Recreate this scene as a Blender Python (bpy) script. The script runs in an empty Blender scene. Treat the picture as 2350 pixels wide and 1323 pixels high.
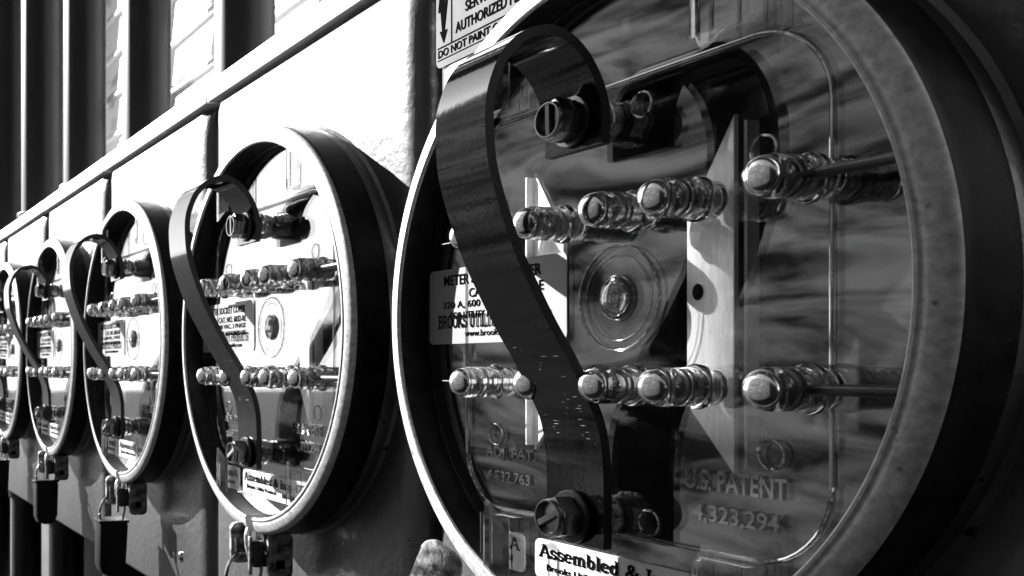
import bpy, bmesh, math, random
from mathutils import Vector, Matrix
random.seed(7)
S = bpy.context.scene
COL = S.collection
RAD = 0.09            # outer radius of a sealing ring, metres: the unit of every model below
H0 = 1.50             # height of the ring centres above the ground
PITCH = 2.2683        # spacing of the meter boxes, in ring radii
rad = math.radians

# ------------------------------------------------------------------ camera
cam_d = bpy.data.cameras.new('camera'); cam = bpy.data.objects.new('camera', cam_d); COL.objects.link(cam)
cam.location = (2.5114*RAD, -2.1111*RAD, H0-0.1743*RAD)
cam.rotation_euler = (rad(90), 0, rad(90-13.809))
cam_d.sensor_width = 36; cam_d.lens = 36.449
cam_d.shift_x = 0.4362; cam_d.shift_y = 0.0766
cam_d.clip_start = 0.01; cam_d.clip_end = 400
cam_d.dof.use_dof = True; cam_d.dof.focus_distance = 0.30; cam_d.dof.aperture_fstop = 64
S.camera = cam
# ------------------------------------------------------------------ sky and sun
AZ, EL = 29.0, 27.0     # sun: degrees off the wall's far end towards the street, elevation
w = bpy.data.worlds.new('World'); S.world = w; w.use_nodes = True
nt = w.node_tree; nt.nodes.clear()
sky = nt.nodes.new('ShaderNodeTexSky'); sky.sky_type = 'NISHITA'; sky.sun_disc = False
sky.sun_elevation = rad(EL); sky.sun_rotation = rad(270-AZ)
bw = nt.nodes.new('ShaderNodeRGBToBW'); bg = nt.nodes.new('ShaderNodeBackground'); wo = nt.nodes.new('ShaderNodeOutputWorld')
bg.inputs['Strength'].default_value = 0.05
nt.links.new(sky.outputs[0], bw.inputs[0]); nt.links.new(bw.outputs[0], bg.inputs[0]); nt.links.new(bg.outputs[0], wo.inputs[0])
sd = bpy.data.lights.new('sun', 'SUN'); sun = bpy.data.objects.new('sun', sd); COL.objects.link(sun)
sd.energy = 5.0; sd.angle = rad(0.5); sd.color = (1, 1, 1)
L = Vector((-math.cos(rad(EL))*math.cos(rad(AZ)), -math.cos(rad(EL))*math.sin(rad(AZ)), math.sin(rad(EL))))
sun.rotation_euler = L.to_track_quat('Z', 'Y').to_euler()
S.view_settings.view_transform = 'Standard'; S.view_settings.look = 'None'
S.view_settings.gamma = 1; S.view_settings.exposure = 2.25
S.render.engine = 'CYCLES'

# ------------------------------------------------------------------ materials
def mat(name, lo, hi=None, rough=.5, metal=0., scale=40., bump=0., bscale=None, spec=.5, coat=0., rlo=None, stretch=(1,1,1), contrast=(.35,.65), detail=6, distort=0.):
    m = bpy.data.materials.new(name); m.use_nodes = True; n = m.node_tree; b = n.nodes['Principled BSDF']
    tc = n.nodes.new('ShaderNodeTexCoord'); mp = n.nodes.new('ShaderNodeMapping'); mp.inputs['Scale'].default_value = stretch
    n.links.new(tc.outputs['Object'], mp.inputs[0])
    no = n.nodes.new('ShaderNodeTexNoise'); no.inputs['Scale'].default_value = scale; no.inputs['Detail'].default_value = detail; no.inputs['Distortion'].default_value = distort
    n.links.new(mp.outputs[0], no.inputs['Vector'])
    cr = n.nodes.new('ShaderNodeValToRGB'); hi = lo if hi is None else hi
    cr.color_ramp.elements[0].position = contrast[0]; cr.color_ramp.elements[1].position = contrast[1]
    cr.color_ramp.elements[0].color = (lo,lo,lo,1); cr.color_ramp.elements[1].color = (hi,hi,hi,1)
    n.links.new(no.outputs[0], cr.inputs[0]); n.links.new(cr.outputs[0], b.inputs['Base Color'])
    b.inputs['Metallic'].default_value = metal; b.inputs['Specular IOR Level'].default_value = spec
    b.inputs['Coat Weight'].default_value = coat; b.inputs['Coat Roughness'].default_value = .06
    if rlo is None: b.inputs['Roughness'].default_value = rough
    else:
        mr = n.nodes.new('ShaderNodeMapRange'); mr.inputs['From Min'].default_value = .3; mr.inputs['From Max'].default_value = .7
        mr.inputs['To Min'].default_value = rlo; mr.inputs['To Max'].default_value = rough
        n.links.new(no.outputs[0], mr.inputs[0]); n.links.new(mr.outputs[0], b.inputs['Roughness'])
    if bump:
        n2 = n.nodes.new('ShaderNodeTexNoise'); n2.inputs['Scale'].default_value = bscale or scale; n2.inputs['Detail'].default_value = 3
        n.links.new(mp.outputs[0], n2.inputs['Vector'])
        bp = n.nodes.new('ShaderNodeBump'); bp.inputs['Strength'].default_value = bump; bp.inputs['Distance'].default_value = .0006
        n.links.new(n2.outputs[0], bp.inputs['Height']); n.links.new(bp.outputs[0], b.inputs['Normal'])
        n.links.new(bp.outputs[0], b.inputs['Coat Normal'])
    return m
def clear(name, ior=1.5, rough=.015, tint=.96, dirt=.0, bump=0.):
    # clear moulded plastic: fresnel mirror over a transparent sheet
    m = bpy.data.materials.new(name); m.use_nodes = True; n = m.node_tree; n.nodes.clear()
    o = n.nodes.new('ShaderNodeOutputMaterial'); t = n.nodes.new('ShaderNodeBsdfTransparent'); g = n.nodes.new('ShaderNodeBsdfGlossy')
    t.inputs[0].default_value = (tint,tint,tint,1); g.inputs['Roughness'].default_value = rough; g.inputs[0].default_value = (1,1,1,1)
    f = n.nodes.new('ShaderNodeFresnel')
    ge = n.nodes.new('ShaderNodeNewGeometry'); mi = n.nodes.new('ShaderNodeMapRange')   # the rear face of a thin sheet reflects like its front face
    mi.inputs['To Min'].default_value = ior; mi.inputs['To Max'].default_value = 1/ior
    n.links.new(ge.outputs['Backfacing'], mi.inputs[0]); n.links.new(mi.outputs[0], f.inputs['IOR']); mx = n.nodes.new('ShaderNodeMixShader')
    n.links.new(f.outputs[0], mx.inputs[0]); n.links.new(t.outputs[0], mx.inputs[1]); n.links.new(g.outputs[0], mx.inputs[2])
    tc = n.nodes.new('ShaderNodeTexCoord')
    if bump:
        no = n.nodes.new('ShaderNodeTexNoise'); no.inputs['Scale'].default_value = 22; n.links.new(tc.outputs['Object'], no.inputs['Vector'])
        b = n.nodes.new('ShaderNodeBump'); b.inputs['Strength'].default_value = bump; b.inputs['Distance'].default_value = .001
        n.links.new(no.outputs[0], b.inputs['Height']); n.links.new(b.outputs[0], g.inputs['Normal']); n.links.new(b.outputs[0], f.inputs['Normal'])
    last = mx
    if dirt:
        no = n.nodes.new('ShaderNodeTexNoise'); no.inputs['Scale'].default_value = 90; no.inputs['Detail'].default_value = 12; no.inputs['Roughness'].default_value = .72
        mp = n.nodes.new('ShaderNodeMapping'); mp.inputs['Scale'].default_value = (1.6,1,.5)
        n.links.new(tc.outputs['Object'], mp.inputs[0]); n.links.new(mp.outputs[0], no.inputs['Vector'])
        mr = n.nodes.new('ShaderNodeMapRange'); mr.inputs['From Min'].default_value = .60; mr.inputs['From Max'].default_value = .72
        mr.inputs['To Max'].default_value = dirt; n.links.new(no.outputs[0], mr.inputs[0])
        d = n.nodes.new('ShaderNodeBsdfDiffuse'); d.inputs[0].default_value = (.5,.5,.5,1)
        m2 = n.nodes.new('ShaderNodeMixShader'); n.links.new(mr.outputs[0], m2.inputs[0]); n.links.new(mx.outputs[0], m2.inputs[1]); n.links.new(d.outputs[0], m2.inputs[2]); last = m2
    n.links.new(last.outputs[0], o.inputs[0]); return m
def glass(name, rough=.02, ior=1.49):
    m = bpy.data.materials.new(name); m.use_nodes = True; b = m.node_tree.nodes['Principled BSDF']
    b.inputs['Base Color'].default_value = (.95,.95,.95,1); b.inputs['Transmission Weight'].default_value = 1
    b.inputs['Roughness'].default_value = rough; b.inputs['IOR'].default_value = ior; return m

M_PAINT = mat('gloss_enamel_paint', .05, .07, rough=.42, rlo=.36, metal=.45, scale=9, bump=.55, bscale=230, spec=.9, coat=.15)
M_LIP = mat('roof_paint', .62, .7, rough=.5, scale=14, bump=.1, bscale=200)
M_GALV = mat('galvanised_steel', .20, .40, rough=.6, rlo=.5, metal=.25, scale=500, bump=.12, bscale=900, contrast=(.3,.7))
M_RINGSIDE = mat('shaded_steel_band', .002, .009, rough=.5, rlo=.4, spec=.12, scale=160, bump=.1, bscale=600)
M_RUST = mat('weathered_zinc', .05, .40, rough=.6, rlo=.35, metal=.5, scale=260, bump=.5, bscale=500, contrast=(.38,.62), detail=10)
M_STRAP = mat('blued_spring_steel', .0006, .003, rough=.10, rlo=.07, metal=.0, spec=.13, scale=240, bump=.03, bscale=700)
M_STRAPEDGE = mat('strap_edge', .012, .02, rough=.6, scale=60)
M_BOLT = mat('dark_plated_steel', .22, .35, rough=.25, metal=.95, scale=300)
M_CORE = mat('dark_core', .5, .85, rough=.08, metal=.9, scale=300)
M_CHROME = mat('bright_pin', .95, 1.0, rough=.16, metal=1, scale=60)
M_BLACK = mat('black_enamel', .012, .03, rough=.35, scale=200, bump=.1)
M_LOCK = mat('black_lock_body', .004, .008, rough=.5, spec=.15, scale=50, bump=.1)
M_LINER = mat('dark_liner', .004, .008, rough=.8, spec=.1, scale=30)
M_BACK = mat('insulating_board', .006, .015, spec=.1, rough=.55, scale=14, stretch=(1,1,4), contrast=(.3,.7), detail=8)
M_BUS = mat('tinned_busbar', .78, .95, rough=.36, metal=.2, scale=260, stretch=(4,1,.6), bump=.06)
M_STICK = mat('silver_label', .13, .19, rough=.55, scale=12)
M_STICKW = mat('paper_label', .42, .52, rough=.5, scale=14)
M_STICKG = mat('grey_sticker', .10, .15, rough=.8, spec=.2, scale=60)
M_INK = mat('black_ink', .004, .004, rough=.9, spec=.0)
M_PIPE = mat('dark_conduit', .002, .008, rough=.4, spec=.35, scale=20, bump=.15, bscale=60, stretch=(1,1,.3))
M_SIDE = mat('white_siding', .10, .82, rough=.6, scale=30, stretch=(.25,1,1), bump=.4, bscale=60, contrast=(.32,.44))
M_GROUND = mat('ground', .012, .035, rough=1, spec=.05, scale=6, bump=.6, bscale=30)
M_WOOD = mat('weathered_planks', .02, .9, contrast=(.41,.60), distort=2.2, rough=.8, scale=2.6, stretch=(.8,1,3.5), detail=12)
M_SKYBLOCK = mat('sky_block_black', .006, .012, rough=.95, scale=12)  # near-black for the added wall that blocks sky light
M_SHADE = mat('shade_dark', .02, .05, rough=.9, scale=12)  # dark tone for the shaded lower wall and the added overhead sky blocker
M_CLEAR = clear('clear_cover', ior=2.0, dirt=.12, bump=.02)
M_MOULD = clear('moulded_detail', ior=2.9, rough=.05, tint=.7)
M_RIB = mat('worn_rib', .003, .04, rough=.33, metal=.2, spec=.5, scale=330, contrast=(.42,.62))
M_ROD = mat('dark_rod', .03, .08, rough=.3, metal=.6, scale=60)
M_GLASS = glass('clear_plug', rough=.0, ior=1.5)
M_WEDGE = glass('clear_tab', rough=.03)

# small dark chips and specks in the enamel and on the hood
def add_chips(m, sc, lo, hi, v):
    n = m.node_tree; b = n.nodes['Principled BSDF']; src = b.inputs['Base Color'].links[0].from_socket
    tc = n.nodes.new('ShaderNodeTexCoord'); no = n.nodes.new('ShaderNodeTexNoise'); no.inputs['Scale'].default_value = sc; no.inputs['Detail'].default_value = 3
    n.links.new(tc.outputs['Object'], no.inputs['Vector']); mr = n.nodes.new('ShaderNodeMapRange')
    mr.inputs['From Min'].default_value = lo; mr.inputs['From Max'].default_value = hi; n.links.new(no.outputs[0], mr.inputs[0])
    mx = n.nodes.new('ShaderNodeMixRGB'); mx.inputs[2].default_value = (v,v,v,1)
    n.links.new(mr.outputs[0], mx.inputs[0]); n.links.new(src, mx.inputs[1]); n.links.new(mx.outputs[0], b.inputs['Base Color'])
    r2 = n.nodes.new('ShaderNodeMath'); r2.operation = 'MULTIPLY_ADD'; r2.inputs[1].default_value = -.9; r2.inputs[2].default_value = .9
    n.links.new(mr.outputs[0], r2.inputs[0]); n.links.new(r2.outputs[0], b.inputs['Specular IOR Level'])
add_chips(M_PAINT, 150, .735, .75, .01); add_chips(M_LIP, 120, .70, .73, .03); add_chips(M_GALV, 170, .66, .72, .07); add_chips(M_STRAP, 420, .70, .76, .05)
# ------------------------------------------------------------------ mesh helpers (local units: ring radii)
def finish(name, bm, m, parent=None, angle=35, smooth=True, loc=None):
    bmesh.ops.recalc_face_normals(bm, faces=bm.faces)
    bmesh.ops.scale(bm, vec=(RAD,)*3, verts=bm.verts)
    me = bpy.data.meshes.new(name); bm.to_mesh(me); bm.free()
    for mm in (m if isinstance(m, (list, tuple)) else [m]): me.materials.append(mm)
    if smooth:
        for p in me.polygons: p.use_smooth = True
        me.set_sharp_from_angle(angle=rad(angle))
    o = bpy.data.objects.new(name, me); COL.objects.link(o)
    if parent: o.parent = parent
    return o
def box(bm, x0, x1, y0, y1, z0, z1, bev=0., seg=2, rot=None):
    r = bmesh.ops.create_cube(bm, size=1); vs = r['verts']
    for v in vs: v.co = Vector(((x0+x1)/2+v.co.x*(x1-x0), (y0+y1)/2+v.co.y*(y1-y0), (z0+z1)/2+v.co.z*(z1-z0)))
    if rot:
        c, M = rot
        for v in vs: v.co = c + M @ (v.co-c)
    if bev:
        es = list({e for v in vs for e in v.link_edges})
        bmesh.ops.bevel(bm, geom=es, offset=bev, segments=seg, affect='EDGES', profile=.5)
def lathe(bm, prof, n=48, c=(0,0), closed=False, a0=0., a1=360., mi=None):
    """revolve (r, y) profile about a Y axis through (x, z) = c"""
    full = a1-a0 >= 359.9; k = n if full else n+1; rings = []
    for i in range(k):
        a = rad(a0+(a1-a0)*i/n); rings.append([bm.verts.new((c[0]+r*math.cos(a), y, c[1]+r*math.sin(a))) for r, y in prof])
    m = len(prof); segs = m if closed else m-1
    for i in range(n):
        A = rings[i]; B = rings[(i+1) % k]
        for j in range(segs): bm.faces.new((A[j], A[(j+1) % m], B[(j+1) % m], B[j]))
    if closed and not full:
        bm.faces.new(rings[0]); bm.faces.new(rings[-1][::-1])
    if full and not closed:
        for j, t in ((0, 1), (m-1, 1)):
            if prof[j][0] <= 1e-4: bmesh.ops.remove_doubles(bm, verts=[R[j] for R in rings], dist=1e-5)
    return rings
def tube(bm, pts, r, n=10, cap=True):
    pts = [Vector(p) for p in pts]; rings = []
    up = Vector((0,0,1))
    for i, p in enumerate(pts):
        d = (pts[min(i+1, len(pts)-1)]-pts[max(i-1, 0)]).normalized()
        u = d.cross(up)
        if u.length < .05: u = d.cross(Vector((1,0,0)))
        u.normalize(); v = d.cross(u); rr = r[i] if isinstance(r, (list, tuple)) else r
        rings.append([bm.verts.new(p+rr*(math.cos(a)*u+math.sin(a)*v)) for a in [2*math.pi*k/n for k in range(n)]])
    for i in range(len(pts)-1):
        for k in range(n): bm.faces.new((rings[i][k], rings[i][(k+1) % n], rings[i+1][(k+1) % n], rings[i+1][k]))
    if cap: bm.faces.new(rings[0][::-1]); bm.faces.new(rings[-1])
def prism(bm, poly, y0, y1, axis='y', bev=0.):
    """polygon in (x,z) extruded in y, or (y,z) extruded in x, or (x,y) extruded in z"""
    f = {'y': lambda a, b, t: (a, t, b), 'x': lambda a, b, t: (t, a, b), 'z': lambda a, b, t: (a, b, t)}[axis]
    A = [bm.verts.new(f(a, b, y0)) for a, b in poly]; B = [bm.verts.new(f(a, b, y1)) for a, b in poly]; n = len(poly)
    fs = [bm.faces.new(A), bm.faces.new(B[::-1])]
    for i in range(n): fs.append(bm.faces.new((A[i], B[i], B[(i+1) % n], A[(i+1) % n])))
    if bev: bmesh.ops.bevel(bm, geom=list({e for q in fs[:2] for e in q.edges}), offset=bev, segments=2, affect='EDGES', profile=.5)
def rrect(x0, x1, z0, z1, r, n=8):
    P = []
    for cx, cz, a in ((x1-r, z1-r, 0), (x0+r, z1-r, 90), (x0+r, z0+r, 180), (x1-r, z0+r, 270)):
        P += [(cx+r*math.cos(rad(a+90*i/n)), cz+r*math.sin(rad(a+90*i/n))) for i in range(n+1)]
    return P
def spline(P, n=6):
    out = []
    for i in range(len(P)-1):
        p0, p1, p2, p3 = P[max(i-1,0)], P[i], P[i+1], P[min(i+2, len(P)-1)]
        for k in range(n):
            t = k/n
            out.append(tuple(.5*((2*b)+(-a+c)*t+(2*a-5*b+4*c-d)*t*t+(-a+3*b-3*c+d)*t**3) for a, b, c, d in zip(p0, p1, p2, p3)))
    out.append(tuple(P[-1])); return out
def BM(): return bmesh.new()
def empty(name, loc, label, cat, group=None):
    o = bpy.data.objects.new(name, None); COL.objects.link(o); o.location = loc; o.empty_display_size = .02
    tag(o, label, cat, group); return o
def tag(o, label=None, cat=None, group=None, kind=None):
    if label: o['label'] = label
    if cat: o['category'] = cat
    if group: o['group'] = group
    if kind: o['kind'] = kind
    return o
def dup(src, loc, label=None):
    r = src.copy(); COL.objects.link(r); r.location = loc
    if label: r['label'] = label
    for ch in src.children:
        c = ch.copy(); COL.objects.link(c); c.parent = r
        for g in ch.children:
            d = g.copy(); COL.objects.link(d); d.parent = c
    return r
def text_geo(bm, s, x0, x1, z0, z1, y, depth=.0015, bold=0., bevel=0.):
    """type set to fill the box x0..x1, z0..z1 on the plane y, facing the viewer at -y"""
    cu = bpy.data.curves.new('t', 'FONT'); cu.body = s; cu.size = 1; cu.offset = bold; cu.extrude = .01; cu.resolution_u = 3
    o = bpy.data.objects.new('t', cu); COL.objects.link(o)
    dg = bpy.context.evaluated_depsgraph_get(); me = bpy.data.meshes.new_from_object(o.evaluated_get(dg))
    bpy.data.objects.remove(o); 
    X = [v.co.x for v in me.vertices]; Y = [v.co.y for v in me.vertices]
    ax, bx, ay, by = min(X), max(X), min(Y), max(Y)
    t = bmesh.new(); t.from_mesh(me); idx = {}
    for v in t.verts: idx[v] = bm.verts.new((x0+(v.co.x-ax)/(bx-ax)*(x1-x0), y-depth*(.5+v.co.z*50), z0+(v.co.y-ay)/(by-ay)*(z1-z0)))
    for f in t.faces:
        try: bm.faces.new([idx[v] for v in f.verts])
        except ValueError: pass
    t.free(); bpy.data.meshes.remove(me)
# a small slab-serif stroke alphabet for the stamped inspection label (unit: x-height .5, cap height .74)
def arc(cx, cz, rx, rz, a, b, n=10): return [(cx+rx*math.cos(rad(a+(b-a)*i/n)), cz+rz*math.sin(rad(a+(b-a)*i/n))) for i in range(n+1)]
def ser(x, z, w=.13): return [(x-w, z), (x+w, z)]
SLAB = {
 'A': (.74, [[(.1,0),(.36,.72),(.40,.72),(.66,0)], [(.2,.25),(.55,.25)], ser(.1,0), ser(.66,0), [(.22,.74),(.40,.74)]]),
 's': (.46, [arc(.22,.37,.15,.12,20,270)+arc(.22,.13,.16,.12,90,-160), [(.38,.34),(.38,.48)], [(.06,.02),(.06,.17)]]),
 'e': (.50, [[(.06,.27),(.42,.27)], arc(.24,.25,.19,.24,0,325)]),
 'm': (.86, [[(.14,0),(.14,.48)], [(.04,.48),(.14,.48)], arc(.28,.30,.14,.18,180,0)+[(.42,0)], arc(.56,.30,.14,.18,180,0)+[(.70,0)], ser(.14,0,.1), ser(.42,0,.1), ser(.72,0,.1)]),
 'b': (.56, [[(.13,0),(.13,.76)], [(.03,.76),(.13,.76)], arc(.28,.24,.17,.24,0,360,16)]),
 'l': (.30, [[(.15,0),(.15,.76)], [(.04,.76),(.15,.76)], ser(.15,0,.12)]),
 'd': (.56, [[(.42,0),(.42,.76)], [(.32,.76),(.42,.76)], [(.42,0),(.52,0)], arc(.25,.24,.17,.24,0,360,16)]),
 '&': (.74, [[(.66,.36),(.50,.12)]+arc(.30,.17,.22,.17,-40,-250)+[(.38,.42)]+arc(.32,.57,.12,.15,-30,200)+[(.30,.32),(.62,0),(.70,0)], [(.54,.38),(.74,.38)]]),
 'I': (.36, [[(.18,0),(.18,.74)], ser(.18,0,.15), ser(.18,.74,.15)]),
 'n': (.58, [[(.14,0),(.14,.48)], [(.04,.48),(.14,.48)], arc(.29,.30,.15,.18,180,0)+[(.44,0)], ser(.14,0,.1), ser(.45,0,.1)]),
 'p': (.56, [[(.13,-.22),(.13,.48)], [(.03,.48),(.13,.48)], ser(.13,-.22,.12), arc(.28,.24,.17,.24,0,360,16)]),
 ' ': (.34, []),
 '4': (.54, [[(.36,0),(.36,.74),(.06,.22),(.48,.22)], ser(.36,0,.1)]),
 '2': (.50, [arc(.24,.54,.18,.19,170,-40)+[(.06,.03),(.44,.03)]]),
 '3': (.50, [arc(.22,.56,.17,.17,150,-80), arc(.22,.2,.19,.2,90,-150)]),
 'B': (.64, [[(.13,0),(.13,.74)], [(.02,.74),(.3,.74)]+arc(.32,.56,.17,.18,90,-90)+[(.13,.38)], arc(.34,.19,.2,.19,90,-90)+[(.02,0)]]),
 'R': (.66, [[(.13,0),(.13,.74)], [(.02,.74),(.3,.74)]+arc(.32,.56,.17,.18,90,-90)+[(.13,.38)], [(.34,.38),(.56,0),(.66,0)], ser(.13,0,.11)]),
 'O': (.68, [arc(.33,.37,.27,.37,0,360,18)]),
 'K': (.68, [[(.13,0),(.13,.74)], [(.58,.74),(.15,.3)], [(.27,.42),(.58,0)], ser(.13,0,.11), ser(.13,.74,.11), ser(.56,.74,.1), ser(.6,0,.1)]),
 'S': (.54, [arc(.26,.55,.19,.18,20,270)+arc(.26,.18,.2,.18,90,-160), [(.45,.52),(.45,.74)], [(.06,0),(.06,.22)]]),
 'U': (.68, [[(.12,.74),(.12,.25)]+arc(.33,.25,.21,.25,180,360)+[(.54,.74)], ser(.12,.74,.11), ser(.54,.74,.11)]),
 'T': (.62, [[(.3,0),(.3,.74)], [(.04,.6),(.04,.74),(.56,.74),(.56,.6)], ser(.3,0,.12)]),
 'L': (.58, [[(.13,0),(.13,.74)], ser(.13,.74,.11), [(.02,0),(.5,0),(.5,.18)]]),
 'Y': (.64, [[(.08,.74),(.31,.36),(.54,.74)], [(.31,.36),(.31,0)], ser(.31,0,.12), ser(.08,.74,.09), ser(.54,.74,.09)]),
 'P': (.60, [[(.13,0),(.13,.74)], [(.02,.74),(.3,.74)]+arc(.32,.55,.18,.19,90,-90)+[(.13,.36)], ser(.13,0,.12)]),
 'D': (.68, [[(.13,0),(.13,.74)], [(.02,.74),(.26,.74)]+arc(.28,.37,.29,.37,90,-90)+[(.02,0)]]),
 'C': (.62, [arc(.33,.37,.27,.37,50,310), [(.52,.5),(.52,.74)]]),
}
def slab_geo(bm, s, x0, x1, z0, z1, y, wt=.10):
    W = sum(SLAB[c][0] for c in s); sx = (x1-x0)/W; sz = (z1-z0)/.76; px = 0; dz = 0
    for c in s:
        adv, strokes = SLAB[c]
        for st in strokes:
            P = [Vector((x0+(px+a)*sx, z0+b*sz)) for a, b in st]
            tr = [Vector((st[min(i+1,len(st)-1)][0]-st[max(i-1,0)][0], st[min(i+1,len(st)-1)][1]-st[max(i-1,0)][1])) for i in range(len(st))]
            L_, R_ = [], []; dz += .00004
            hw = wt/2 if len(st) != 2 or abs(st[0][1]-st[1][1]) > .01 else wt*.36
            for p, d in zip(P, tr):
                if d.length < 1e-6: d = Vector((1,0))
                d.normalize(); nx, nz = -d.y*hw*sx*1.15, d.x*hw*sz
                L_.append(bm.verts.new((p.x+nx, y-dz, p.y+nz))); R_.append(bm.verts.new((p.x-nx, y-dz, p.y-nz)))
            for i in range(len(P)-1): bm.faces.new((L_[i], L_[i+1], R_[i+1], R_[i]))
        px += adv

# ------------------------------------------------------------------ setting
def scaled(bm): return bm
g = BM(); box(g, -700, 700, -700, 700, -H0/RAD-1, -H0/RAD)
o = finish('ground', g, M_GROUND, smooth=False); o.location = (0,0,H0); tag(o, kind='structure')

# lapped siding behind the conduits
b = BM(); z = -16.7
prof = []
lap = .55
zz = -1.4
while zz < 14:
    prof += [(2.02, zz), (1.96, zz+.002), (1.965, zz+.05), (2.005, zz+.06), (2.0, zz+.09), (1.985, zz+.10), (2.015, zz+lap-.004)]
    zz += lap
prof += [(2.4, zz), (2.4, -1.4)]
prism(b, prof, -34, 6, axis='x')
o = finish('siding_wall', b, M_SIDE, angle=20); o.location = (0,0,H0)
tag(o, 'white lapped board siding behind the row of dark conduits', 'wall')

b = BM(); box(b, -34, 6, 2.03, 2.5, -16.6, -1.41)  # wall below the boxes: its shade is put into the dark colour
o = finish('shaded_lower_wall', b, M_SHADE, smooth=False); o.location = (0,0,H0)
tag(o, 'lower wall under the white siding, its shade put into a dark colour', 'wall')
# plank fence across the yard: what the clear covers mirror
f = empty('plank_fence', (0, -1.35, 0), 'weathered plank fence across from the meter boxes', 'fence')
b = BM(); zz = .3
while zz < 34:
    h = random.uniform(2.6, 3.4); box(b, -27, 30, -.1+random.uniform(-.06,.06), .1, zz, zz+h, .03, 1); zz += h-.06
finish('boards', b, M_WOOD, f)
for x in (-26.6, -8, 10, 28):
    b = BM(); box(b, x, x+1, -.45-.6, -.14, 0, 36, .04, 1); finish('post', b, M_WOOD, f)

# unseen wall behind the camera and slab overhead, added to block sky light
g = BM(); box(g, 17, 19, -40, 2.4, -16.6, 40)
o = finish('sky_block_wall', g, M_SKYBLOCK, smooth=False); o.location = (0,0,H0); tag(o, 'added black wall behind the camera, unseen, blocking sky light', 'wall')
g = BM(); box(g, -34, 17, -4.2, 2.4, 17.6, 18.2, .03, 1)
o = finish('sky_block_slab', g, M_SHADE, smooth=False); o.location = (0,0,H0); tag(o, 'added dark slab above the conduits, unseen, blocking sky light', 'sky_block_slab')
# ------------------------------------------------------------------ meter box (enclosure)
def panel_loop(bm, inset, y, angs, zt=1.417, zb=-1.72, hw=1.09):
    out = []
    x1 = hw-inset; t = zt-inset*.35; b_ = zb+inset*.35
    for a in angs:
        c, s = math.cos(a), math.sin(a); k = 1e9
        if abs(c) > 1e-6: k = min(k, x1/abs(c))
        if s > 1e-6: k = min(k, t/s)
        if s < -1e-6: k = min(k, b_/s)
        out.append(bm.verts.new((k*c, y, k*s)))
    return out
def make_enclosure():
    t = empty('meter_box', (0,0,H0), '', 'meter box', 'meter boxes in a row on the wall')
    b = BM(); N = 144; angs = [2*math.pi*i/N for i in range(N)]
    for cx, cz in ((1.09,1.417), (-1.09,1.417), (-1.09,-1.72), (1.09,-1.72)):
        a = math.atan2(cz, cx) % (2*math.pi); j = min(range(N), key=lambda i: abs(angs[i]-a)); angs[j] = a
    def circ(r, y): return [b.verts.new((r*math.cos(a), y, r*math.sin(a))) for a in angs]
    loops = [circ(.93, .62), circ(.93, .20), circ(.945, .185), circ(.985, .185), circ(.99, .20), circ(.993, .238), circ(1.006, .25),
             panel_loop(b, .13, .25, angs), panel_loop(b, .085, .254, angs), panel_loop(b, .05, .266, angs), panel_loop(b, .022, .288, angs), panel_loop(b, .006, .318, angs), panel_loop(b, 0, .36, angs), panel_loop(b, 0, .62, angs)]
    for A, B in zip(loops, loops[1:]):
        for i in range(N): b.faces.new((A[i], A[(i+1)%N], B[(i+1)%N], B[i]))
    b.faces.ensure_lookup_table()
    for k, f_ in enumerate(b.faces):
        if k < N: f_.material_index = 1
    finish('front_panel', b, [M_PAINT, M_LINER], t, angle=40)
    b = BM(); box(b, -1.09, 1.09, .63, 1.9, -1.70, 1.42, .02); finish('cabinet', b, M_PAINT, t)
    b = BM(); box(b, -1.12, 1.12, .225, 1.92, 1.427, 1.545, .007, 2); finish('rain_hood', b, M_LIP, t)
    b = BM(); lathe(b, [(0,.6),(.5,.601),(.925,.6)], 48); o = finish('back_board', b, M_BACK, t)
    # tinned bus bars standing just behind the clear cover
    for s in (1, -1):
        P = [(.205*s,.225), (.40*s,.455), (.40*s,-.445), (.205*s,-.277)]
        b = BM()
        prism(b, P if s > 0 else P[::-1], .135, .150, bev=.003)
        for v in b.verts: v.co.y += -(v.co.x*s-.30)*s*.26+.015      # each blade stands slightly twisted
        box(b, min(.402*s,.412*s), max(.402*s,.412*s), .15, .19, -.43, .44, .003)
        o = finish('bus_bar', b, M_BUS, t, smooth=False)
        b = BM(); lathe(b, [(0,.1325),(.022,.1325),(.022,.134),(0,.134)], 20, c=(.255*s, .022)); 
        for v in b.verts: v.co.y += -(v.co.x*s-.30)*s*.26+.015
        finish('hole', b, M_LINER, o)
    return t
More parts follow.
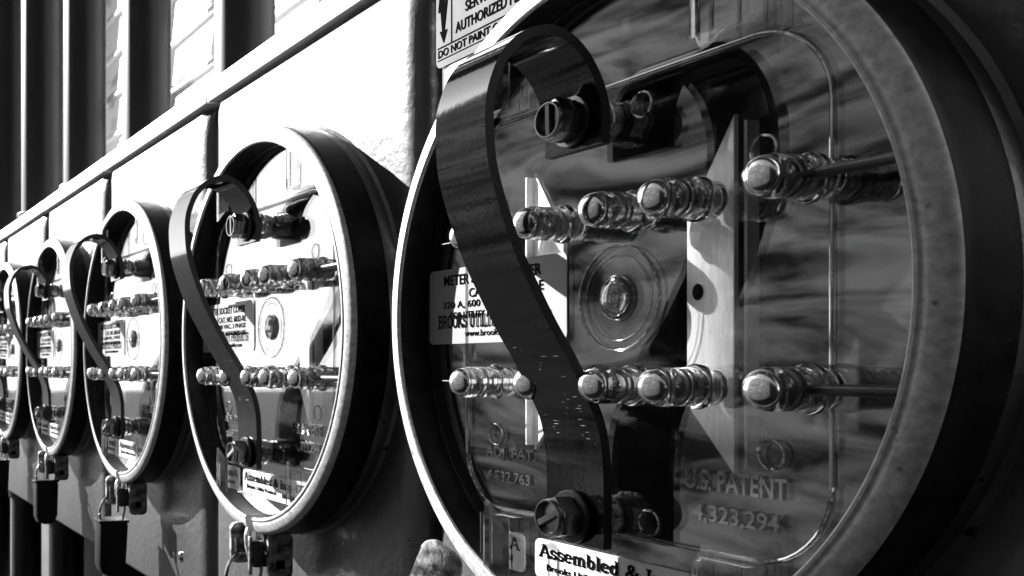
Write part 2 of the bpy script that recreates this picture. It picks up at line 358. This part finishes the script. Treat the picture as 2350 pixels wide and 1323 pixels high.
def make_cover():
    t = empty('meter_cover', (0,0,H0), '', 'meter cover', 'round meter covers in a row')
    # sealing ring, split at the bottom: pale worn front face, band and throat with their shade put into a near-black steel
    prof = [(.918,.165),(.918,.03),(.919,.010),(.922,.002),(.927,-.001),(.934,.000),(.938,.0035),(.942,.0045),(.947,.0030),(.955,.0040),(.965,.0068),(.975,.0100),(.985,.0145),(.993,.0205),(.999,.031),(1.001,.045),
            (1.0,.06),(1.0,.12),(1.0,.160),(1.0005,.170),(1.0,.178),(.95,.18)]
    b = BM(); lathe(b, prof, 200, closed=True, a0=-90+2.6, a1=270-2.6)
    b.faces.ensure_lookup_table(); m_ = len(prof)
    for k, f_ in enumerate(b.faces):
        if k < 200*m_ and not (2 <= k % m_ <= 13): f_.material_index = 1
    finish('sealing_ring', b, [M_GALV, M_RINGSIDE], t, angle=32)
    # clear cover with rim step
    b = BM(); lathe(b, [(0,.108),(.4,.108),(.86,.108),(.914,.109),(.914,.117),(.86,.118),(0,.118)], 96, closed=False)
    finish('clear_cover', b, M_CLEAR, t, angle=30)
    # moulded ridge: rounded square
    P = rrect(-.655,.672,-.645,.625,.20,10); b = BM()
    q = [Vector((x,.104,z)) for x, z in P]; q.append(q[0]); tube(b, q, .0055, 8, cap=False); finish('moulded_ridge', b, M_MOULD, t)
    for s in (1,):
        b = BM(); tube(b, [(-.6,.104,.585*s+.03*(s>0)), (.6,.104,.585*s+.03*(s>0))], .0022, 6); finish('moulded_ridge', b, M_MOULD, t)
    # centre boss
    b = BM()
    for r, w_ in ((.148,.0035), (.120,.0016), (.062,.005), (.042,.003), (.02,.005)):
        tube(b, [(.036+r*math.cos(a), .104, .019+r*math.sin(a)) for a in [2*math.pi*i/64 for i in range(65)]], w_, 8, cap=False)
    finish('centre_boss', b, M_MOULD, t)
    b = BM(); lathe(b, [(0,.085),(.03,.085),(.055,.094),(.062,.1065)], 32, c=(.036,.019)); finish('centre_boss', b, M_WEDGE, t)
    for x, z in ((.50,.345),(.52,-.385),(-.50,-.40),(-.50,.35),(.125,.545),(.15,-.60)):
        b = BM(); tube(b, [(x+.034*math.cos(a), .1045, z+.034*math.sin(a)) for a in [2*math.pi*i/32 for i in range(33)]], .0035, 6, cap=False); finish('ejector_mark', b, M_MOULD, t)
    # clear domed plugs in two rows
    for z in (.247, -.225):
        for x in (.657, .354, .147, -.122, -.435):
            b = BM(); r = .050; pr = [(0,-.0655),(.044,-.0655),(.0475,-.062),(.0495,-.056)]
            pr += [(r,-.04),(r,.046),(.057,.050),(.058,.060),(.056,.068),(.048,.071),(.047,.107),(0,.107)]
            lathe(b, pr, 32, c=(x,z)); pl = finish('clear_plug', b, M_GLASS, t, angle=60)
            b = BM(); r = .0455; lathe(b, [(0,-.104)]+[(r*math.sin(rad(a)), -.104+.036*(1-math.cos(rad(a)))) for a in (10,20,30,40,50,60,70,80,88)]+[(r*.96,-.0665),(0,-.0665)], 32, c=(x,z))
            finish('pin', b, M_CHROME, pl, angle=50)
            b = BM(); lathe(b, [(.0,-.056),(.030,-.056),(.030,-.040),(.022,-.036),(.024,-.030),(.036,-.026),(.038,.0),(.036,.004),(.024,.006),(.024,.018),(.034,.022),(.034,.034),(.026,.036),(.026,.100),(0,.100)], 24, c=(x,z))
            finish('core', b, M_CORE, pl, angle=40)
        for x0, x1 in ((.675,.90), (-.66,-.45)):
            b = BM(); tube(b, [(x0,.015,z), (x1,.015,z)], .013 if x0 > 0 else .004, 12); finish('retaining_rod', b, M_ROD if x0 > 0 else M_LOCK, t)
    # wedge tabs
    for s in (1,-1):
        for u in (1,-1):
            x = .418*s+.016; z0 = (.60 if u > 0 else -.608)
            b = BM(); z1 = z0+.045*u; z2 = .84*u
            sec = [(-.072,.103),(-.072,.03),(-.05,.022),(-.012,.0),(.012,.0),(.05,.022),(.072,.03),(.072,.103)]
            A = [b.verts.new((x+a, yy, z1+u*(.0 if abs(a) > .03 else -.045)+u*(.0))) for a, yy in sec]
            B = [b.verts.new((x+a, yy, z2)) for a, yy in sec]
            b.faces.new(A); b.faces.new(B[::-1])
            for i in range(len(sec)): b.faces.new((A[i], B[i], B[(i+1)%len(sec)], A[(i+1)%len(sec)]))
            finish('wedge_tab', b, M_CLEAR, t, smooth=False)
            b = BM(); 
            for a in (-.072, .072, -.02, .02): tube(b, [(x+a, .03 if abs(a) > .05 else .004, z1), (x+a, .03 if abs(a) > .05 else .004, z2)], .0028, 6)
            finish('tab_rib', b, M_MOULD, t)
    # S-shaped spring strap
    P = [(0,.435),(0,.53),(-.022,.606),(-.07,.68),(-.133,.725),(-.194,.732),(-.262,.707),(-.315,.656),(-.345,.596),(-.362,.532),(-.363,.451),(-.353,.359),(-.322,.256),(-.275,.136),(-.224,.038),(-.167,-.061),(-.109,-.149),(-.057,-.244),(-.017,-.327),(.002,-.423),(.006,-.542),(.006,-.675)]
    Q = spline(P, 5); n = len(Q); th = .0135; b = BM(); V = []
    for i, (y, z) in enumerate(Q):
        dy = Q[min(i+1,n-1)][0]-Q[max(i-1,0)][0]; dz = Q[min(i+1,n-1)][1]-Q[max(i-1,0)][1]; l = math.hypot(dy,dz); ny, nz = -dz/l*th, dy/l*th
        V.append([b.verts.new((x, y+s*ny, z+s*nz)) for x, s in ((-.112,1),(.112,1),(.112,-1),(-.112,-1))])
    for i in range(n-1):
        for k in range(4):
            f_ = b.faces.new((V[i][k], V[i+1][k], V[i+1][(k+1)%4], V[i][(k+1)%4])); f_.material_index = 1 if k in (1,3) else 0
    b.faces.new(V[0]); b.faces.new(V[-1][::-1])
    st = finish('spring_strap', b, [M_STRAP, M_STRAPEDGE], t, angle=50)
    # fine raised ribs rolled across the lower half of the strap
    b = BM(); rr = random.Random(4)
    L0, L1 = int(n*.735), int(n*.88)
    for i in range(L0, L1):
        for t_ in (0., .5):
            y = Q[i][0]*(1-t_)+Q[i+1][0]*t_; z = Q[i][1]*(1-t_)+Q[i+1][1]*t_
            dy, dz = Q[i+1][0]-Q[i][0], Q[i+1][1]-Q[i][1]; l = math.hypot(dy,dz); nv = Vector((0,-dz/l,dy/l))
            if nv.y > 0: nv = -nv
            c = Vector((0,y,z))+nv*(th-.0008-rr.random()*.0008)
            dens = min(1, (i-L0+3)/(L1-L0)*1.3)
            for q_ in range(3):
                if rr.random() > dens*.75: continue
                x0 = -.09+q_*.058+rr.random()*.03; x1 = min(.092, x0+.012+rr.random()*.05)
                tube(b, [c+Vector((x0,0,0))-nv*.002, c+Vector(((x0+x1)/2,0,0)), c+Vector((x1,0,0))-nv*.002], .0015+rr.random()*.0016, 6)
    finish('raised_ribs', b, M_STRAP, st, smooth=True)
    # bolts through the strap ends
    for z, sl in ((.520, 88), (-.600, -28)):
        b = BM()
        hexa = [(.062*math.cos(rad(60*k+15)), z+.062*math.sin(rad(60*k+15))) for k in range(6)]
        prism(b, hexa, -.085, -.028, bev=.006)
        bo = finish('bolt', b, M_BOLT, t, angle=25)
        b = BM(); R_ = Matrix.Rotation(rad(sl), 3, 'Y'); c = Vector((0,-.09,z))
        lathe(b, [(.046,-.099),(.0495,-.099),(.052,-.094),(.052,-.084),(.046,-.084)], 32, c=(0,z), closed=True); finish('bolt_rim', b, M_BOLT, bo)
        b = BM(); box(b, -.046,.046,-.097,-.086,z-.009,z+.009, .002, 1, rot=(Vector((0,-.09,z)), R_)); finish('slot', b, M_BLACK if sl > 0 else M_STICK, bo)
        b = BM(); lathe(b, [(.015,-.028),(.072,-.028),(.075,-.024),(.075,-.018),(.072,-.0145),(.015,-.0145)], 32, c=(0,z)); finish('washer', b, M_BLACK, bo)
        for y0, y1, r in ((.016,.034,.060), (.036,.058,.068), (.062,.090,.062), (.09,.107,.055)):
            b = BM(); lathe(b, [(.02,y0),(r-.004,y0),(r,y0+.004),(r,y1-.004),(r-.004,y1),(.02,y1)], 36, c=(.01,z), closed=True); finish('spacer', b, M_CORE if r > .058 else M_BOLT, bo)
    # rating label
    b = BM(); prism(b, rrect(-.876,-.164,-.094,.172,.02), .1035, .1075); lb = finish('label', b, M_STICK, t, smooth=False); lb['label'] = 'silver rating label with black print'
    b = BM(); y = .103
    text_geo(b, 'METER SOCKET COVER', -.785,-.275,.113,.150, y, bold=.012)
    text_geo(b, 'CAT. NO. 6032-RE', -.64,-.265,.065,.097, y, bold=.01)
    text_geo(b, '320 A, 600 VAC, 3 PHASE', -.79,-.27,.028,.056, y, bold=.005)
    text_geo(b, 'FOR UTILITY AUTHORIZED USE', -.745,-.27,-.006,.018, y, bold=.004)
    slab_geo(b, 'BROOKS UTILITY PRODUCTS', -.82,-.235,-.036,.006, y-.001, .13)
    text_geo(b, 'www.brooksutility.com', -.665,-.32,-.076,-.048, y, bold=-.002)
    finish('lettering', b, M_INK, lb, smooth=False)
    # inspection label
    b = BM(); prism(b, rrect(-.305,.42,-.835,-.712,.022), .1035, .1075); lb = finish('label', b, M_STICKW, t, smooth=False); lb['label'] = 'pale inspection label low on the cover'
    b = BM(); slab_geo(b, 'Assembled & Insp 423', -.285,.40,-.765,-.727, y-.001, .13)
    text_geo(b, 'Brooks Utility Products', -.25,.10,-.812,-.786, y, bold=.02); text_geo(b, '06 - 16', .16,.30,-.812,-.788, y, bold=.02)
    finish('lettering', b, M_INK, lb, smooth=False)
    # raised lettering moulded in the plastic
    for s, bx_ in (('U.S. PATENT', (.275,.565,-.49,-.437)), ('4,323,294', (.30,.545,-.575,-.525)), ('ADJ. PAT.', (-.545,-.30,-.485,-.44)), ('4,532,763', (-.54,-.325,-.56,-.518))):
        b = BM(); text_geo(b, s, *bx_, .1075, depth=.008, bold=.015); finish('raised_lettering', b, M_MOULD, t, smooth=False)
    # ring clamp: ears, hooks and screw block at the split
    def part(name, m, fn, **k):
        b = BM(); fn(b); return finish(name, b, m, t, **k)
    def ear(b, x, y0, y1, z0, z1, r=.035):
        prism(b, rrect(y0,y1,z0,z1,r,5), x-.010, x+.010, axis='x')
    part('clamp_ear', M_RUST, lambda b: ear(b, -.10, -.055, .055, -1.165, -.96))
    e = part('clamp_ear', M_RUST, lambda b: ear(b, .10, .055, .185, -1.215, -.985))
    b = BM(); box(b, .1105,.113, .098,.142,-1.165,-1.125); finish('ear_slot', b, M_INK, e)
    part('clamp_hook', M_GALV, lambda b: tube(b, spline([(-.045,.02,-.99),(-.02,.0,-1.03),(.0,.01,-1.12),(.0,.03,-1.145),(.0,.05,-1.12),(.0,.055,-1.0)],4), .016, 8))
    part('clamp_screw', M_BOLT, lambda b: (box(b, -.13,-.08,-.045,-.012,-1.125,-1.035,.004), tube(b, [(-.13,-.0,-1.08),(.11,.06,-1.09)], .017, 10)))
    part('clamp_block', M_BLACK, lambda b: (box(b, .0,.075,.0,.045,-1.16,-1.03,.006), box(b, .02,.07,.05,.075,-1.16,-1.0,.006)))
    part('clamp_tongue', M_RUST, lambda b: box(b, .035,.055,-.02,-.002,-1.20,-1.01,.004))
    return t
def make_lock():
    t = empty('padlock', (0,0,H0), '', 'padlock', 'padlocks hanging under the meter covers')
    b = BM(); prof = [(-.125,-1.27),(.075,-1.27),(.078,-1.30),(.070,-1.58),(.045,-1.635),(.0,-1.66),(-.055,-1.66),(-.105,-1.64),(-.125,-1.59)]
    prism(b, prof, -.075, .075, axis='x', bev=.012)
    o = finish('body', b, M_LOCK, t, angle=40)
    b = BM(); box(b, -.08,.08,-.135,.088,-1.283,-1.262,.006); finish('collar', b, M_LOCK, o)
    b = BM(); tube(b, spline([(0,-.105,-1.27),(0,-.11,-1.2),(-.02,-.075,-1.13),(-.05,-.01,-1.105),(.02,.045,-1.10),(.01,.075,-1.15),(0,.06,-1.27)],6), .0095, 10)
    finish('shackle', b, M_BOLT, t)
    return t
def make_conduit(q=1.):
    t = empty('conduit', (0,0,H0), '', 'conduit', 'dark conduits rising from the boxes')
    def vtube(b, pr): 
        N = 36; R_ = [[b.verts.new((q*r*math.cos(2*math.pi*i/N), .97+q*r*math.sin(2*math.pi*i/N), z)) for i in range(N)] for r, z in pr]
        for A, B in zip(R_, R_[1:]):
            for i in range(N): b.faces.new((A[i], A[(i+1)%N], B[(i+1)%N], B[i]))
        b.faces.new(R_[0][::-1]); b.faces.new(R_[-1])
    b = BM(); vtube(b, [(.205,1.56),(.205,16)]); finish('pipe', b, M_PIPE, t)
    b = BM(); vtube(b, [(.25,1.547),(.25,1.60),(.232,1.61),(.232,1.86),(.25,1.87),(.25,1.90),(.242,1.915),(.206,1.92)]); finish('coupling', b, M_PIPE, t)
    return t

side = ['nearest, at the right', 'second from the right', 'third from the right', 'fourth from the right', 'fifth from the right', 'sixth from the right', 'seventh from the right', 'eighth from the right']
ordn = ['nearest', 'second nearest', 'third nearest', 'fourth nearest', 'fifth nearest', 'farthest']
enc = make_enclosure(); cov = make_cover(); lock = make_lock(); con = make_conduit()
dz = [0, -.01, 0, .05, .03, 0, .02, 0]; rr = random.Random(11)
for i in range(8):
    loc = (-i*PITCH*RAD, 0, H0)
    e = enc if i == 0 else dup(enc, loc); e['label'] = ('pale glossy meter box with warning sticker, behind the big near cover' if i == 0 else 'pale glossy meter box behind the round cover that is %s' % side[i])
    c = cov if i == 0 else dup(cov, loc)
    c['label'] = 'round clear meter cover in metal ring, %s' % side[i]
    l = lock if i == 0 else dup(lock, loc)
    l.location = (loc[0], 0, H0+dz[i]*RAD); l['label'] = 'black padlock on a wire shackle under the cover %s' % side[i]
    l.rotation_euler[1] = rad([0,1,3,-3,2,-2,1,0][i])
    if i > 1: c.rotation_euler[1] = rad(rr.uniform(-1.6,1.6))
    p = con if i == 0 else (make_conduit([1,1,1.08,1.12,1.2,1.4,1.5,1.5][i]) if i > 1 else dup(con, loc)); p.location = loc; p['label'] = 'dark vertical conduit above the meter box %s' % side[i]
# hasp tab on the near box
b = BM(); prism(b, rrect(-.085,.085,-.15,.15,.055), -.012, .012, bev=.004)
h = finish('hasp_tab', b, M_RUST, enc, angle=40); h.location = (-.88*RAD, .12*RAD, -.96*RAD); h.rotation_euler = (rad(10), rad(28), rad(24))
b = BM(); lathe(b, [(0,-.0145),(.026,-.0145),(.026,-.0125)], 20, c=(0,-.01)); finish('tab_hole', b, M_INK, h)
# conduits below the boxes
def lower(i, dx):
    t = empty('lower_conduit', ((-i*PITCH+dx)*RAD, 0, H0), 'dark conduit below the meter box %s' % side[i], 'conduit', 'conduits below the boxes')
    for nm, r, z0, z1 in (('pipe',.205,-16.6,-1.72), ('coupling',.245,-1.95,-1.71)):
        b = BM(); tube(b, [(0,.75,z0),(0,.75,z1)], r, 32); finish(nm, b, M_PIPE, t)
for i in (3,4,5,6): lower(i, 0)
# screw head low on the third box
b = BM(); lathe(b, [(0,.232),(.018,.234),(.028,.242),(.03,.25)], 24, c=(.62,-1.42)); s_ = finish('panel_screw', b, M_BOLT, [o for o in bpy.data.objects if o.name == 'meter_box.002'][0])
# warning sticker on the near box
b = BM(); prism(b, rrect(-1.05,-.30,.975,1.375,.03), .2455, .2485)
stk = finish('warning_sticker', b, M_STICKG, enc, smooth=False); stk['label'] = 'grey warning sticker with lightning arrow'
b = BM(); y = .245
text_geo(b, 'DO NOT PAINT OVER THIS LABEL', -1.035,-.36,1.013,1.043, y, bold=.012)
text_geo(b, 'AUTHORIZED PERSONNEL', -.925,-.36,1.078,1.118, y, bold=.012)
text_geo(b, 'SERVICED ONLY BY', -.865,-.42,1.140,1.180, y, bold=.012)
text_geo(b, 'EQUIPMENT TO BE', -.865,-.42,1.202,1.242, y, bold=.012)
box(b, -1.04,-.32, .2435,.245, 1.0495,1.0535); box(b, -1.04,-.32,.2435,.245,1.003,1.0055)
box(b, -.952,-.948,.2435,.245,1.0535,1.36)
prism(b, [(-1.000,1.065),(-1.025,1.115),(-1.010,1.112),(-1.020,1.19),(-1.035,1.19),(-1.012,1.35),(-.975,1.35),(-.995,1.225),(-.975,1.225),(-.995,1.112),(-.977,1.112)], .2435, .245)
finish('lettering', b, M_INK, stk, smooth=False)
